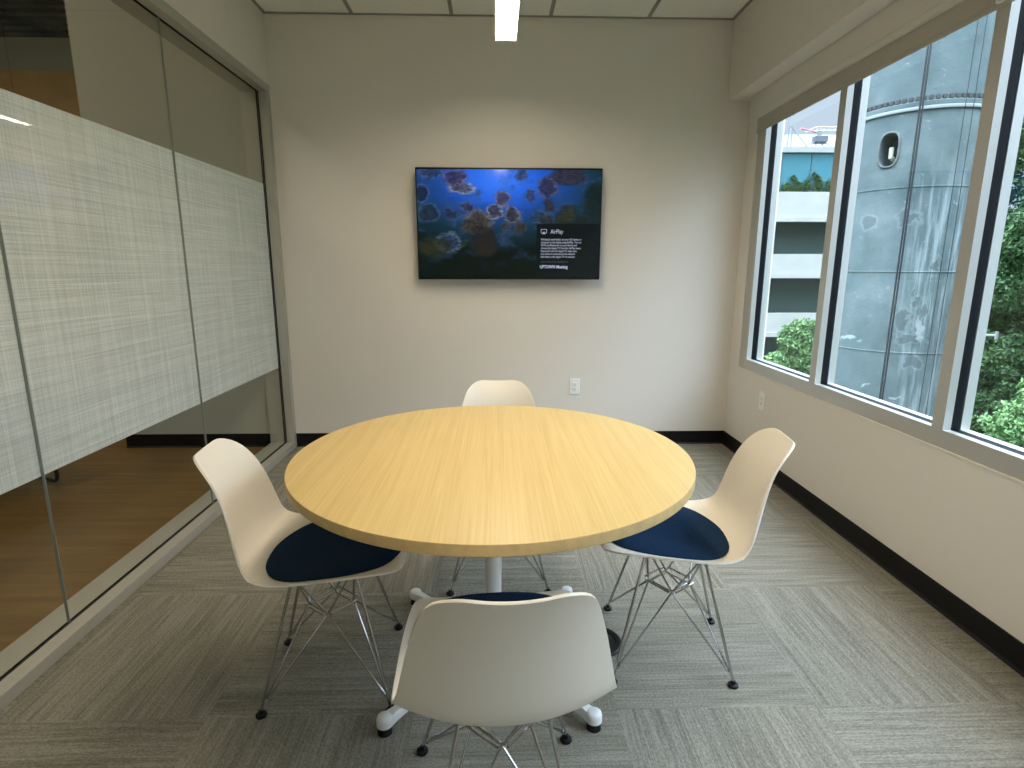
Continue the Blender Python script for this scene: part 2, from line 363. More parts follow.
# ================================================================== TELEVISION
TVY = YB - .095
tx0, tx1, tz0, tz1 = -.535, .719, 1.227, 1.960
tcx, tcz = (tx0 + tx1) / 2, (tz0 + tz1) / 2
tv = tag(empty('television', (tcx, YB - .001, tcz)), 'flat black television on the back wall showing a blue underwater jellyfish picture', 'television')
W2, H2 = (tx1 - tx0) / 2, (tz1 - tz0) / 2
b = MB().box(-W2, W2, -.095, -.060, -H2, H2, .003).box(-W2 * .72, W2 * .72, -.061, -.035, -H2 * .8, H2 * .45, .008)
b.build('housing', M['black_plastic'], tv)
MB().box(-.22, .22, -.036, -.0, -.16, .16, .003).build('wall_bracket', M['black_steel'], tv)
def screen_mat():
    m = mat('television_screen', (.001, .001, .0015), .10, spec=.3); g = NT(m); b = g.n['Principled BSDF']
    x, y, z = g.sep(g.coord())
    u = g.math('ADD', g.math('DIVIDE', x, 2 * W2 - .016), .5); v = g.math('SUBTRACT', .5, g.math('DIVIDE', z, 2 * H2 - .024))
    uv0 = g.comb(u, v)
    n = g.n.new('ShaderNodeTexNoise'); n.inputs['Scale'].default_value = 9; n.inputs['Detail'].default_value = 4; g.l.new(uv0, n.inputs['Vector'])
    uvd = g.vmath('ADD', uv0, g.vmath('MULTIPLY', g.vmath('SUBTRACT', n.outputs['Color'], (.5, .5, .5)), (.085, .11, 0)))
    n5 = g.n.new('ShaderNodeTexNoise'); n5.inputs['Scale'].default_value = 34; n5.inputs['Detail'].default_value = 3; g.l.new(uv0, n5.inputs['Vector'])
    uvd = g.vmath('ADD', uvd, g.vmath('MULTIPLY', g.vmath('SUBTRACT', n5.outputs['Color'], (.5, .5, .5)), (.035, .05, 0)))
    # open water: bright blue upper middle falling to near black green at the bottom
    d = g.vmath('LENGTH', g.vmath('MULTIPLY', g.vmath('SUBTRACT', uvd, (.44, .10, 0)), (1.25, 1.45, 0)))
    wcol = g.ramp(d, [(0, (.035, .20, .95)), (.22, (.02, .13, .72)), (.42, (.010, .060, .28)), (.66, (.006, .032, .055)), (.95, (.002, .006, .005))])
    murk = g.noise(uvd, 7, 5, .6)
    wcol = g.mix(g.smooth(murk, .5, .72), wcol, (.030, .075, .17))
    dark = g.smooth(g.math('ADD', v, g.math('MULTIPLY', murk, .3)), .62, 1.2)
    wcol = g.mix(dark, wcol, (.0015, .006, .004))
    fine = g.noise(uvd, 38, 3, .6)
    blobs = [(.07, .03, .07, .06, (.03, .05, .12), (.06, .12, .30)), (.025, .22, .035, .09, (.012, .02, .05), (.07, .13, .32)), (.06, .40, .065, .085, (.015, .03, .05), (.04, .09, .18)),
             (.235, .165, .068, .062, (.10, .085, .075), (.30, .34, .48)), (.205, .075, .062, .075, (.055, .035, .07), (.12, .11, .26)),
             (.165, .67, .072, .095, (.03, .05, .11), (.10, .17, .24)), (.085, .70, .085, .10, (.028, .030, .008), (.014, .030, .014)),
             (.265, .345, .038, .055, (.04, .04, .08), (.08, .10, .22)), (.185, .41, .035, .05, (.02, .03, .06), (.04, .07, .15)),
             (.455, .27, .040, .075, (.075, .055, .055), (.16, .17, .26)), (.42, .38, .038, .065, (.06, .055, .06), (.22, .26, .36)), (.515, .41, .045, .085, (.050, .042, .03), (.17, .19, .24)),
             (.335, .47, .085, .10, (.07, .05, .02), (.15, .15, .17)), (.29, .52, .05, .07, (.045, .04, .025), (.06, .06, .07)), (.365, .66, .070, .15, (.022, .014, .006), (.010, .013, .010)), (.37, .74, .055, .075, (.028, .017, .004), (.012, .02, .016)),
             (.56, .52, .038, .055, (.040, .034, .02), (.05, .06, .07)), (.475, .52, .022, .04, (.05, .045, .05), (.06, .08, .10)), (.25, .68, .025, .035, (.02, .035, .03), (.025, .05, .05)),
             (.62, .24, .028, .065, (.05, .055, .13), (.07, .13, .32)), (.66, .43, .05, .06, (.02, .05, .10), (.03, .08, .17)),
             (.82, .055, .105, .10, (.040, .030, .028), (.035, .038, .07)), (.705, .165, .052, .10, (.040, .028, .042), (.085, .09, .17)), (.72, .32, .030, .055, (.035, .030, .02), (.04, .05, .06)),
             (.70, .45, .038, .06, (.030, .03, .025), (.05, .07, .09)), (.815, .42, .065, .10, (.035, .036, .008), (.02, .03, .012)), (.97, .30, .060, .19, (.009, .018, .010), (.012, .025, .02)), (.90, .46, .05, .06, (.010, .018, .012), (.01, .03, .04)),
             (.57, .05, .04, .05, (.05, .06, .14), (.06, .12, .35))]
    col = wcol
    for (cx, cy, rx, ry, inner, rim) in blobs:
        L = g.vmath('LENGTH', g.vmath('MULTIPLY', g.vmath('SUBTRACT', uvd, (cx, cy, 0)), (1 / rx, 1 / ry, 0)))
        c = g.mix(g.smooth(L, .62, .95), inner, rim)
        c = g.mix(g.smooth(fine, .38, .60), g.mix(.72, c, (.004, .010, .022)), c)
        col = g.mix(g.math('MULTIPLY', g.smooth(L, 1.22, .84), .88), col, c)
    # message panel
    pm = g.math('MULTIPLY', g.math('GREATER_THAN', u, .650), g.math('GREATER_THAN', v, .490))
    col = g.mix(g.math('MULTIPLY', pm, .93), col, (.0018, .0045, .005))
    sock(b, 'Emission Color', 'Emission').default_value = (0, 0, 0, 1); g.l.new(col, sock(b, 'Emission Color', 'Emission')); b.inputs['Emission Strength'].default_value = .9
    return m
sw, sh = W2 - .008, H2 - .012
MB().box(-sw, sw, -.0958, -.0945, -sh, sh).build('screen', screen_mat(), tv)
M['screen_text'] = emit('screen_text_light', (.62, .70, .85), .55)
M['screen_grey'] = emit('screen_text_dim', (.25, .32, .36), .28)
M['screen_bold'] = emit('screen_text_title', (.60, .72, .95), .68)
def text_mesh(name, s, size, x, z, m, parent, y=-.0964, bold=0.0, width=None):
    c = bpy.data.curves.new(name, 'FONT'); c.body = s; c.size = size; c.offset = bold; c.resolution_u = 2
    o = bpy.data.objects.new(name, c); COL.objects.link(o); bpy.context.view_layer.update()
    me = bpy.data.meshes.new_from_object(o.evaluated_get(bpy.context.evaluated_depsgraph_get())); bpy.data.objects.remove(o)
    if width:
        xs = [v.co.x for v in me.vertices]; k = width / (max(xs) - min(xs))
        for v in me.vertices: v.co.x *= k
    me.materials.clear(); me.materials.append(m)
    t = bpy.data.objects.new(name, me); COL.objects.link(t); t.parent = parent; t.location = (x, y, z); t.rotation_euler = (PI / 2, 0, 0)
    return t
def U(u): return (u - .5) * 2 * sw
def V(v): return (.5 - v) * 2 * sh
text_mesh('screen_title', 'AirPlay', .040, U(.727), V(.582), M['screen_text'], tv, bold=.0004, width=.088)
lines = [("Wirelessly send what's on your iOS device or", .226), ('computer to this display using AirPlay. Turn on', .224), ('Wi-Fi and Bluetooth on your device and', .200), ('choose this Apple TV from the AirPlay menu.', .224),
         ("If you don't see this Apple TV, make sure", .200), ('your device is connected to the network', .192), ('and close to the Apple TV to connect.', .192)]
import_lines = MB(); import_lines.bm.free()
for i, (s, w) in enumerate(lines):
    text_mesh('screen_text_line', s, .0200, U(.674), V(.646 + i * .0272), M['screen_text'], tv, bold=.0003, width=w * 2 * sw)
text_mesh('screen_caption', 'CHOOSE THIS APPLE TV', .019, U(.674), V(.858), M['screen_grey'], tv, width=.155 * 2 * sw)
text_mesh('screen_room_name', 'UPTOWN Meeting', .031, U(.670), V(.910), M['screen_bold'], tv, bold=.0008, width=.155 * 2 * sw)
ic = MB()   # rounded screen outline with a triangle below it
x0, x1, z0, z1 = U(.674), U(.707), V(.578), V(.545)
ic.box(x0, x1, -.0966, -.0960, z1, z1 + .003).box(x0, x0 + .003, -.0966, -.0960, z0, z1).box(x1 - .003, x1, -.0966, -.0960, z0, z1).box(x0, x0 + .009, -.0966, -.0960, z0, z0 + .003).box(x1 - .009, x1, -.0966, -.0960, z0, z0 + .003)
c = [ic.bm.verts.new(p) for p in (((x0 + x1) / 2 - .014, -.0966, z0 - .006), ((x0 + x1) / 2 + .014, -.0966, z0 - .006), ((x0 + x1) / 2, -.0966, z0 + .011))]; ic.bm.faces.new(c)
ic.build('screen_icon', M['screen_text'], tv)

# ================================================================== OUTLETS
def outlet(loc, rz, label):
    t = tag(empty('wall_outlet', loc, rz), label, 'wall outlet')
    MB().box(-.037, .037, -.006, 0, -.060, .060, .0025).build('cover_plate', M['white_plastic'], t)
    r = MB().box(-.0175, .0175, -.009, -.005, -.034, .034, .002).build('receptacle', M['white_plastic'], t)
    s = MB()
    for z in (.017, -.017):
        s.box(-.009, -.0065, -.0095, -.0085, z - .003, z + .007).box(.0065, .009, -.0095, -.0085, z - .003, z + .006).box(-.0025, .0025, -.0095, -.0085, z - .011, z - .006)
    s.build('socket_slots', M['dark_slot'], r)
    return t
outlet((.578, YB, .446), 0, 'white wall outlet on the back wall, below and right of the television')
outlet((XR, 3.497, .463), -PI / 2, 'white wall outlet low on the right wall under the first window')

# ================================================================== CEILING LIGHT
LX, LZ = .055, 2.45
cf = tag(empty('linear_pendant_light', (LX, 1.97, LZ)), 'long slim glowing linear pendant light hanging above the table', 'ceiling light')
hl = 1.22; hw = .058
h = MB().box(-hw, -hw + .006, -hl, hl, -.0, .085).box(hw - .006, hw, -hl, hl, 0, .085).box(-hw, hw, hl - .006, hl, 0, .085).box(-hw, hw, -hl, -hl + .006, 0, .085).box(-hw, hw, -hl, hl, .079, .085)
h.build('housing', mat('satin_white_housing', (.70, .62, .55), .35), cf)
M['lens'] = emit('glowing_lens', (1.0, .86, .65), LAMP)
MB().box(-hw + .0065, hw - .0065, -hl + .04, hl - .035, .018, .024).build('lens', M['lens'], cf)
for y in (-.9, .9):
    MB().tube([(0, y, .085), (0, y, HC - LZ - .02)], .0012, 6).build('suspension_cable', M['chrome'], cf)
    MB().lathe([(0, HC - LZ - .026), (.03, HC - LZ - .022), (.03, HC - LZ - .006), (0, HC - LZ - .006)], 0, y, 20).build('canopy', M['white_plastic'], cf)

# ================================================================== TABLE
TX, TY, TR = -.013, 1.690, .610
tb = tag(empty('round_table', (TX, TY, 0)), 'round meeting table with light maple top on a white pedestal', 'table')
top = MB().lathe([(0, .7375), (TR - .004, .7375), (TR - .001, .7365), (TR, .734), (TR, .710), (TR - .004, .7065), (0, .7065)], n=128)
to = top.build('tabletop', M['maple'], tb, True, 40)
to.data.materials.append(M['maple_edge'])
for p in to.data.polygons:
    if abs(p.normal.z) < .8 or p.normal.z < 0: p.material_index = 1
MB().lathe([(0, .7064), (.17, .7064), (.17, .700), (.06, .690), (.042, .66), (.0275, .655), (0, .655)], n=40).build('top_bracket', M['white_metal'], tb, True)
MB().lathe([(0, .656), (.027, .656), (.027, .10), (0, .10)], n=40).build('column', M['white_metal'], tb, True)
MB().lathe([(0, .125), (.030, .125), (.046, .115), (.060, .095), (.062, .052), (.05, .046), (0, .046)], n=40).build('hub', M['white_metal'], tb, True)
def table_leg(px, py):
    L = math.hypot(px, py); a = math.atan2(py, px)
    mb = MB(); rows = []
    for t in np.linspace(0, 1, 14):
        d = .045 + t * (L - .045 - .006); w = .021 - .008 * t; zt = .104 - .052 * t ** .8; zb = .062 - .036 * t ** .9
        if t > .8: w += .009 * ((t - .8) / .2) ** 2
        sec = [(-w, zb), (-w * 1.0, zt - .008), (-w * .7, zt - .001), (0, zt), (w * .7, zt - .001), (w, zt - .008), (w, zb), (-w, zb)]
        rows.append([Vector((d, y, z)) for y, z in sec])
    mb.grid(rows); mb.lathe([(0, .056), (.015, .056), (.021, .052), (.023, .044), (.023, .026), (.0, .026)], L, 0, 28)
    mb.move(Matrix.Rotation(a, 4, 'Z'))
    lg = mb.build('leg', M['white_metal'], tb, True, 45)
    g = MB().lathe([(0, .0262), (.018, .0262), (.018, .010), (.021, .007), (.021, .0005), (0, .0005)], L, 0, 28); g.move(Matrix.Rotation(a, 4, 'Z'))
    g.build('glide', M['rubber'], lg, True, 45)
for sx, sy in ((-1, -1), (1, -1), (-1, 1), (1, 1)): table_leg(-.010 + sx * .300, .012 + sy * .318)

# ================================================================== CHAIRS
def catmull(tab, u):
    """tab rows = (u, values...)"""
    n = len(tab); i = 0
    while i < n - 2 and u > tab[i + 1][0]: i += 1
    p1, p2 = tab[i], tab[i + 1]; p0 = tab[max(i - 1, 0)]; p3 = tab[min(i + 2, n - 1)]
    t = (u - p1[0]) / (p2[0] - p1[0]); out = []
    for k in range(1, len(p1)):
        m1 = (p2[k] - p0[k]) / max(p2[0] - p0[0], 1e-6) * (p2[0] - p1[0]); m2 = (p3[k] - p1[k]) / max(p3[0] - p1[0], 1e-6) * (p2[0] - p1[0])
        out.append((2 * t**3 - 3 * t**2 + 1) * p1[k] + (t**3 - 2 * t**2 + t) * m1 + (-2 * t**3 + 3 * t**2) * p2[k] + (t**3 - t**2) * m2)
    return out
# u, y (forward), z, half width, edge lift
PROF = [(0.00, .240, .424, .180, .004), (.06, .218, .440, .197, .010), (.14, .172, .439, .211, .018), (.26, .085, .427, .222, .030), (.37, .000, .415, .227, .040), (.47, -.085, .407, .229, .047),
        (.55, -.152, .413, .228, .050), (.61, -.203, .435, .223, .052), (.67, -.236, .478, .214, .054), (.73, -.253, .535, .203, .055), (.80, -.266, .602, .188, .052), (.88, -.286, .677, .166, .046), (.95, -.311, .736, .144, .034), (1.0, -.336, .782, .129, .024)]
def shell_pt(u, v, off=0.0):
    y, z, w, e = catmull(PROF, u); y2, z2, _, _ = catmull(PROF, min(u + .01, 1)); y1, z1, _, _ = catmull(PROF, max(u - .01, 0))
    t = Vector((0, y2 - y1, z2 - z1)).normalized(); n = Vector((0, t.z, -t.y))            # towards the sitter
    if n.z < 0 and u < .4: n = -n
    wf = w
    arc = .85
    for s, rr in ((u * arc, .11), ((1 - u) * arc, .060)):
        if s < rr: w = w - rr + math.sqrt(max(rr * rr - (rr - s) ** 2, 0)) if True else w
    x = v * w
    lift = e * (abs(x) / wf) ** 2.1
    p = Vector((x, y, z)) + n * (lift + off)
    return p, n
def make_chair():
    root = empty('shell_chair', (0, 0, 0))
    us = [0, .004, .012, .024, .04, .06, .085] + list(np.linspace(.11, .87, 26)) + [.895, .92, .942, .96, .974, .985, .993, .998, 1.0]
    vs = [math.sin(a) for a in np.linspace(-PI / 2, PI / 2, 27)]
    P = [[shell_pt(u, v)[0] for v in vs] for u in us]
    mb = MB().grid(P); sh = mb.build('seat_shell', M['shell'], root, True, 180, recalc=False)
    so = sh.modifiers.new('thickness', 'SOLIDIFY'); so.thickness = .006; so.offset = 0
    bv = sh.modifiers.new('soft_edge', 'BEVEL'); bv.width = .0022; bv.segments = 2; bv.limit_method = 'ANGLE'; bv.angle_limit = math.radians(50)
    # rolled rim following the outline
    rim = [P[i][0] for i in range(len(us))] + [P[-1][j] for j in range(1, len(vs))] + [P[i][-1] for i in range(len(us) - 2, -1, -1)] + [P[0][j] for j in range(len(vs) - 2, -1, -1)]
    # pad: disc parameters mapped on the seat
    nu, nr = 56, 12; mbp = MB(); rows = []
    def pad_pt(r, th, off):
        c, s = math.cos(th), math.sin(th); ex = .78
        cc = math.copysign(abs(c) ** ex, c); ss = math.copysign(abs(s) ** ex, s)
        u = .308 + r * ss * .272; v = r * cc * .91
        return shell_pt(u, v, off)[0]
    for i in range(nr + 1):
        r = math.sin(PI / 2 * i / nr) if i else 1e-4
        rows.append([pad_pt(r, 2 * PI * k / nu, .007 + .017 * (1 - r ** 6)) for k in range(nu + 1)])
    rows.append([pad_pt(.99, 2 * PI * k / nu, .0032) for k in range(nu + 1)])
    mbp.grid(rows); bmesh.ops.remove_doubles(mbp.bm, verts=mbp.bm.verts[:], dist=.0004)
    mbp.build('seat_pad', M['pad'], root, True, 70)
    # wire base
    F = {(1, 1): Vector((.200, .190, 0)), (-1, 1): Vector((-.200, .190, 0)), (1, -1): Vector((.166, -.190, 0)), (-1, -1): Vector((-.166, -.190, 0))}
    Mt = {(sx, sy): Vector((sx * .088, sy * .090, .417 if sy > 0 else .399)) for sx in (-1, 1) for sy in (-1, 1)}
    N = {'l': Vector((-.068, 0, .254)), 'r': Vector((.068, 0, .254)), 'f': Vector((0, .068, .254)), 'b': Vector((0, -.068, .254))}
    ring = MB()
    for a, b2 in (('l', 'f'), ('f', 'r'), ('r', 'b'), ('b', 'l')):
        for dz in (-.004, .016):
            dv = Vector((0, 0, dz * .4)) + Vector((N[a].x + N[b2].x, N[a].y + N[b2].y, 0)).normalized() * dz
            ring.tube([N[a] + dv, N[b2] + dv], .0034, 8)
    for k, pts in {'l': ((-1, 1), (-1, -1)), 'r': ((1, 1), (1, -1)), 'f': ((-1, 1), (1, 1)), 'b': ((-1, -1), (1, -1))}.items():
        for q in pts: ring.tube([N[k], Mt[q]], .0034, 8)
    ring.build('wire_brace', M['chrome'], root, True)
    for q, m_ in Mt.items():
        p = MB().lathe([(0, m_.z - .006), (.008, m_.z - .006), (.010, m_.z - .003), (.010, m_.z + .008), (0, m_.z + .008)], m_.x, m_.y, 20); p.build('shock_mount', M['rubber'], root, True)
    for q, f in F.items():
        top_ = Mt[q]; foot = f + Vector((0, 0, .014))
        mb = MB(); mb.tube([foot, top_], .0048, 10)
        side = 'r' if q[0] > 0 else 'l'; fb = 'f' if q[1] > 0 else 'b'
        for k in (side, fb):
            tgt = N[k]; base = foot.lerp(top_, .075); d = (tgt - base).normalized()
            hor = Vector((d.x, d.y, 0)).normalized() * .012
            mb.tube([base, base + hor + Vector((0, 0, .001)), base + hor * 1.5 + Vector((0, 0, .010)), tgt], .0034, 8)
        lg = mb.build('leg', M['chrome'], root, True)
        MB().lathe([(0, .020), (.0065, .020), (.0075, .011), (.0155, .008), (.0165, .0035), (.015, .0006), (0, .0006)], f.x, f.y, 24).build('glide', M['rubber'], lg, True, 50)
    return root
proto = make_chair()
G = 'shell chairs around the round table'
chairs = [((-.531, 1.639, 0), -83.6, 'white shell chair with navy pad left of the table, beside the glass partition'),
          ((.587, 1.7300, 0), 81.1, 'white shell chair with navy pad right of the table, towards the windows'),
          ((.0055, 1.137, 0), 4.0, 'white shell chair nearest the viewer, its back turned towards us'),
          ((.008, 2.265, 0), 180.0, 'white shell chair behind the table, mostly hidden, below the television')]
for i, (p, a, lab) in enumerate(chairs):
    o = proto if i == 0 else copy_tree(proto)
    o.location = p; o.rotation_euler = (0, 0, math.radians(a)); tag(o, lab, 'chair', G)

# ================================================================== FLOOR BOX
fb = tag(empty('floor_box', (.355, 1.765, 0)), 'round black floor box cover set in the carpet under the table', 'floor box')
MB().lathe([(0, .003), (.062, .003), (.066, .006), (.080, .007), (.086, .004), (.088, .0003), (0, .0003)], n=48).build('ring', M['black_plastic'], fb, True, 30)
MB().lathe([(0, .0055), (.052, .0055), (.060, .0045), (.0605, .0031), (0, .0031)], n=40).build('lid', M['black_plastic'], fb, True, 30)
MB().box(-.016, .016, -.004, .004, .0056, .0085, .001).build('latch', mat('grey_latch', (.12, .12, .12), .5), fb)

# ================================================================== HALL BEYOND THE GLASS
struct(MB().box(-10, XL - .20, -4, 14.5, -.08, -.001).build('floor_hall', M['floor_wood_x']))
struct(MB().box(-2.73, XL, YB, YB + .12, 0, 4.6).build('wall_hall', M['hall_wall']))
struct(MB().box(-2.73, -2.63, YB + .12, 14.5, 0, 4.6).build('wall_hall_return', M['hall_wall']))
base_profile('baseboard_hall', (-2.73, YB, 0), (XL - .174, YB, 0), (0, -1, 0))
struct(MB().box(-10, -2.73, 14.4, 14.5, 0, 4.6).build('wall_far', M['hall_wall']))
struct(MB().box(-10.1, -10, -4, 14.5, 0, 4.6).build('wall_far_left', M['hall_wall']))
struct(MB().box(-10, XL - .2, -4.1, -4, 0, 4.6).build('wall_far_front', M['hall_wall']))
struct(MB().box(XL - .16, XL - .02, YF, YB, 3.3, 4.6).build('wall_left_upper', M['hall_wall']))
pn = struct(MB().box(-10, -2.735, 6.9, 7.0, 0, 3.43).build('wall_wood_panel', M['panel_wood']))
struct(MB().box(-10, -2.735, 6.95, 7.05, 3.43, 3.78).build('trim_4', mat('grey_green_bulkhead', (.30, .31, .25), .8)))
dk = MB()
for k in range(83):
    y = -3.9 + k * .22; dk.box(-10, XL - .17, y, y + .11, 4.56, 4.62)
dk.box(-10, XL - .17, -4, 14.5, 4.62, 4.66)
struct(dk.build('ceiling_hall', mat('metal_deck', (.40, .39, .30), .6, noise=(1.5, .4))))
du = tag(empty('air_duct', (-5.2, 5.2, 4.2)), 'dark round air duct under the open ceiling beyond the glass', 'air duct')
MB().tube([(-4.5, 0, 0), (2.4, 0, 0)], .16, 24).build('duct_pipe', mat('dark_duct', (.06, .06, .045), .5, metal=.5), du, True)
for x in (-2, 0, 1.8): MB().box(x - .01, x + .01, -.17, .17, -.005, .40).build('hanger', M['black_steel'], du)
for i, (x, y, lab) in enumerate([(-3.9, 2.2, 'hall fill light nearest the glass partition'), (-6.0, 3.6, 'hall fill light farther from the glass partition')]):  # two out-of-view lamps added to brighten the hall
    t = tag(empty('hall_fill_light', (x, y, 4.1)), 'added unseen square ' + lab, 'ceiling light')
    MB().box(-.32, .32, -.32, .32, 0, .06, .004).build('housing', M['white_plastic'], t)
    MB().box(-.29, .29, -.29, .29, -.004, .001).build('fill_panel', emit('hall_fill_glow', (1, .86, .62), 24), t)
    for sx in (-.2, .2): MB().tube([(sx, 0, .06), (sx, 0, .46)], .004, 6).build('hanger', M['black_steel'], t)
hp = tag(empty('hall_pendant_light', (-4.66, 5.52, 2.7)), 'slim bright pendant light beyond the glass, seen faintly through the frosted band', 'ceiling light')
MB().box(-.045, .045, -.64, .64, .0, .08, .003).build('housing', M['white_plastic'], hp)
MB().box(-.038, .038, -.63, .63, -.006, .001).build('lens', emit('hall_pendant_lens', (1, .9, .7), 30), hp)
for y in (-.5, .5): MB().tube([(0, y, .08), (0, y, 1.86)], .0015, 6).build('suspension_cable', M['black_steel'], hp)
# sled based lounge chair, only its dark tube base shows under the frosted band
lc = tag(empty('lounge_chair', (-3.07, 3.226, 0), math.radians(-117)), 'dark lounge chair on a bent steel sled base beyond the glass', 'chair')
def rounded(pts, r=.05, n=5):
    out = [Vector(pts[0])]
    for a, b_, c in zip(pts, pts[1:], pts[2:]):
        a, b_, c = Vector(a), Vector(b_), Vector(c); p = b_ + (a - b_).normalized() * r; q = b_ + (c - b_).normalized() * r
        for k in range(n + 1):
            t = k / n; out.append(p * (1 - t) ** 2 + b_ * 2 * t * (1 - t) + q * t * t)
    out.append(Vector(pts[-1])); return out
for s, nm in ((-1, 'sled_leg'), (1, 'sled_leg')):
    MB().tube(rounded([(.27 * s, .25, .40), (.27 * s, .28, .012), (.27 * s, -.28, .012), (.27 * s, -.25, .40)]), .011, 10).build(nm, M['black_steel'], lc, True)
MB().box(-.30, .30, -.30, .30, .40, .50, .03, 3).build('seat', mat('grey_fabric', (.10, .10, .10), .9), lc, True, 60)
MB().box(-.30, .30, -.33, -.22, .46, .86, .03, 3).build('backrest', bpy.data.materials['grey_fabric'], lc, True, 60)

# ================================================================== OUTSIDE
struct(MB().box(-30, 90, -40, 110, -8.1, -8).build('ground_outside', mat('asphalt_and_grass', (.03, .045, .02), 1.0, spec=.03, noise=(.4, .4))))
# --- concrete tower
TC = Vector((11.64, 16.26)); R0 = 1.60
def surface_point(azd):
    """point of the shaft, in the tower's own frame, met by a level line from the room"""
    a = math.radians(90 - azd); d = Vector((math.cos(a), math.sin(a))); b_ = d.dot(TC); return d * (b_ - math.sqrt(max(b_ * b_ - (TC.dot(TC) - R0 * R0), 0))) - TC
PATCHES = [(33.0, 2.55, .19, .17), (35.75, 2.62, .22, .17), (38.0, 1.33, .10, .22), (37.0, .55, .10, .22), (36.35, -.05, .20, .30), (37.6, .05, .09, .32), (36.9, -.55, .28, .12), (37.35, -1.15, .20, .20)]
def tower_mat():
    m = mat('weathered_concrete', (.33, .34, .33), .9, spec=.15); g = NT(m); b = g.n['Principled BSDF']
    co = g.coord(); x, y, z = g.sep(co)
    base = g.ramp(g.noise(co, 1.1, 6, .6), [(.3, (.10, .14, .145)), (.55, (.15, .195, .20)), (.75, (.215, .26, .265))])
    drip = g.noise(g.comb(g.math('MULTIPLY', x, 9), g.math('MULTIPLY', y, 9), g.math('MULTIPLY', z, .55)), 1.0, 5, .65)
    low = g.math('MULTIPLY', g.smooth(z, 12.5, 10.5), g.smooth(g.math('SUBTRACT', g.math('MULTIPLY', x, .82), g.math('MULTIPLY', y, .57)), -.3, .7))
    col = g.mix(g.math('MULTIPLY', g.smooth(drip, .46, .66), g.math('MULTIPLY', low, .8)), base, (.36, .43, .44))
    n = g.n.new('ShaderNodeTexNoise'); n.inputs['Scale'].default_value = 1.6; n.inputs['Detail'].default_value = 3; g.l.new(co, n.inputs['Vector'])
    wob = g.n.new('ShaderNodeTexNoise'); wob.inputs['Scale'].default_value = 3.6; wob.inputs['Detail'].default_value = 5; g.l.new(co, wob.inputs['Vector'])
    cw = g.vmath('ADD', co, g.vmath('MULTIPLY', g.vmath('SUBTRACT', wob.outputs['Color'], (.5, .5, .5)), (.62, .62, .62)))
    for azd, zz, rx, rz in PATCHES:                       # spalled patches with a pale torn edge
        q = surface_point(azd); L = g.vmath('LENGTH', g.vmath('MULTIPLY', g.vmath('SUBTRACT', cw, (q.x, q.y, zz + 8)), (1 / rx, 1 / rx, 1 / rz)))
        col = g.mix(g.math('MULTIPLY', g.smooth(L, 1.5, 1.1), .38), col, (.32, .38, .39)); col = g.mix(g.math('MULTIPLY', g.smooth(L, 1.12, .88), .6), col, (.075, .095, .10))
    for azd, zz, rx, rz in ((32.6, -.66, .25, .05), (34.4, -1.9, .12, .04), (36.4, -2.2, .12, .05), (37.6, -.3, .10, .35)):   # pale drips
        q = surface_point(azd); L = g.vmath('LENGTH', g.vmath('MULTIPLY', g.vmath('SUBTRACT', cw, (q.x, q.y, zz + 8)), (1 / rx, 1 / rx, 1 / rz)))
        col = g.mix(g.math('MULTIPLY', g.smooth(L, 1.3, .8), .6), col, (.50, .58, .58))
    sp = g.smooth(g.noise(co, 9, 2, .5), .70, .74); col = g.mix(g.math('MULTIPLY', sp, .6), col, (.34, .38, .38))
    g.l.new(col, b.inputs['Base Color']); g.l.new(g.bump(g.noise(co, 14, 5, .6), .35, .03), b.inputs['Normal'])
    return m
tw = tag(empty('concrete_tower', (TC.x, TC.y, -8)), 'tall round weathered concrete tower with a porthole outside the second window', 'tower')
tm = tower_mat()
prof = [(0, 0), (R0, 0)]
for zj in (-5.2, -3.07, -.93, 1.23, 3.38): prof += [(R0, zj + 8 - .018), (R0 + .014, zj + 8 - .010), (R0 + .014, zj + 8 + .010), (R0, zj + 8 + .018)]
prof += [(R0, 13.32), (R0 + .04, 13.32), (R0 + .04, 13.42), (R0 - .10, 13.50), (R0 - .10, 19.0), (0, 19.0)]
shaft = MB().lathe(prof, n=160)
aim = math.atan2(0 - TC.y, 0 - TC.x)                     # side of the tower that faces the room
ang = math.radians(90 - 33.86); dirp = Vector((math.cos(ang), math.sin(ang)))  # direction of the porthole as seen from the room
# point where that line meets the cylinder
bq = dirp.dot(TC); disc = bq * bq - (TC.dot(TC) - R0 * R0); tq = bq - math.sqrt(disc); hit = dirp * tq - TC; pa = math.atan2(hit.y, hit.x); pz = 1.302 + tq * math.tan(math.radians(9.37)) + 8
sh_o = shaft.build('shaft', tm, tw, True, 30)
cut = MB().lathe([(0, -.5), (1, -.5), (1, .5), (0, .5)], n=40)
pw, ph = .23, .42
def oval(w, h, n=48, k=.62):
    out = []
    for i in range(n):
        a = 2 * PI * i / n; c, s = math.cos(a), math.sin(a); out.append((w * math.copysign(abs(c) ** .8, c), h * math.copysign(abs(s) ** k, s)))
    return out
cut.bm.free(); cut = MB(); ov = oval(pw, ph)
ra = [cut.bm.verts.new((-.7, a, b2)) for a, b2 in ov]; rb2 = [cut.bm.verts.new((.4, a, b2)) for a, b2 in ov]
for i in range(48): cut.bm.faces.new((ra[i], ra[(i + 1) % 48], rb2[(i + 1) % 48], rb2[i]))
cut.bm.faces.new(ra[::-1]); cut.bm.faces.new(rb2)
PM = Matrix.Translation((R0 * math.cos(pa), R0 * math.sin(pa), pz)) @ Matrix.Rotation(pa, 4, 'Z')
cut.move(PM); co_ = cut.build('cutter', None, tw)
bo = sh_o.modifiers.new('porthole', 'BOOLEAN'); bo.object = co_; bo.operation = 'DIFFERENCE'; bo.solver = 'EXACT'
bpy.context.view_layer.update()
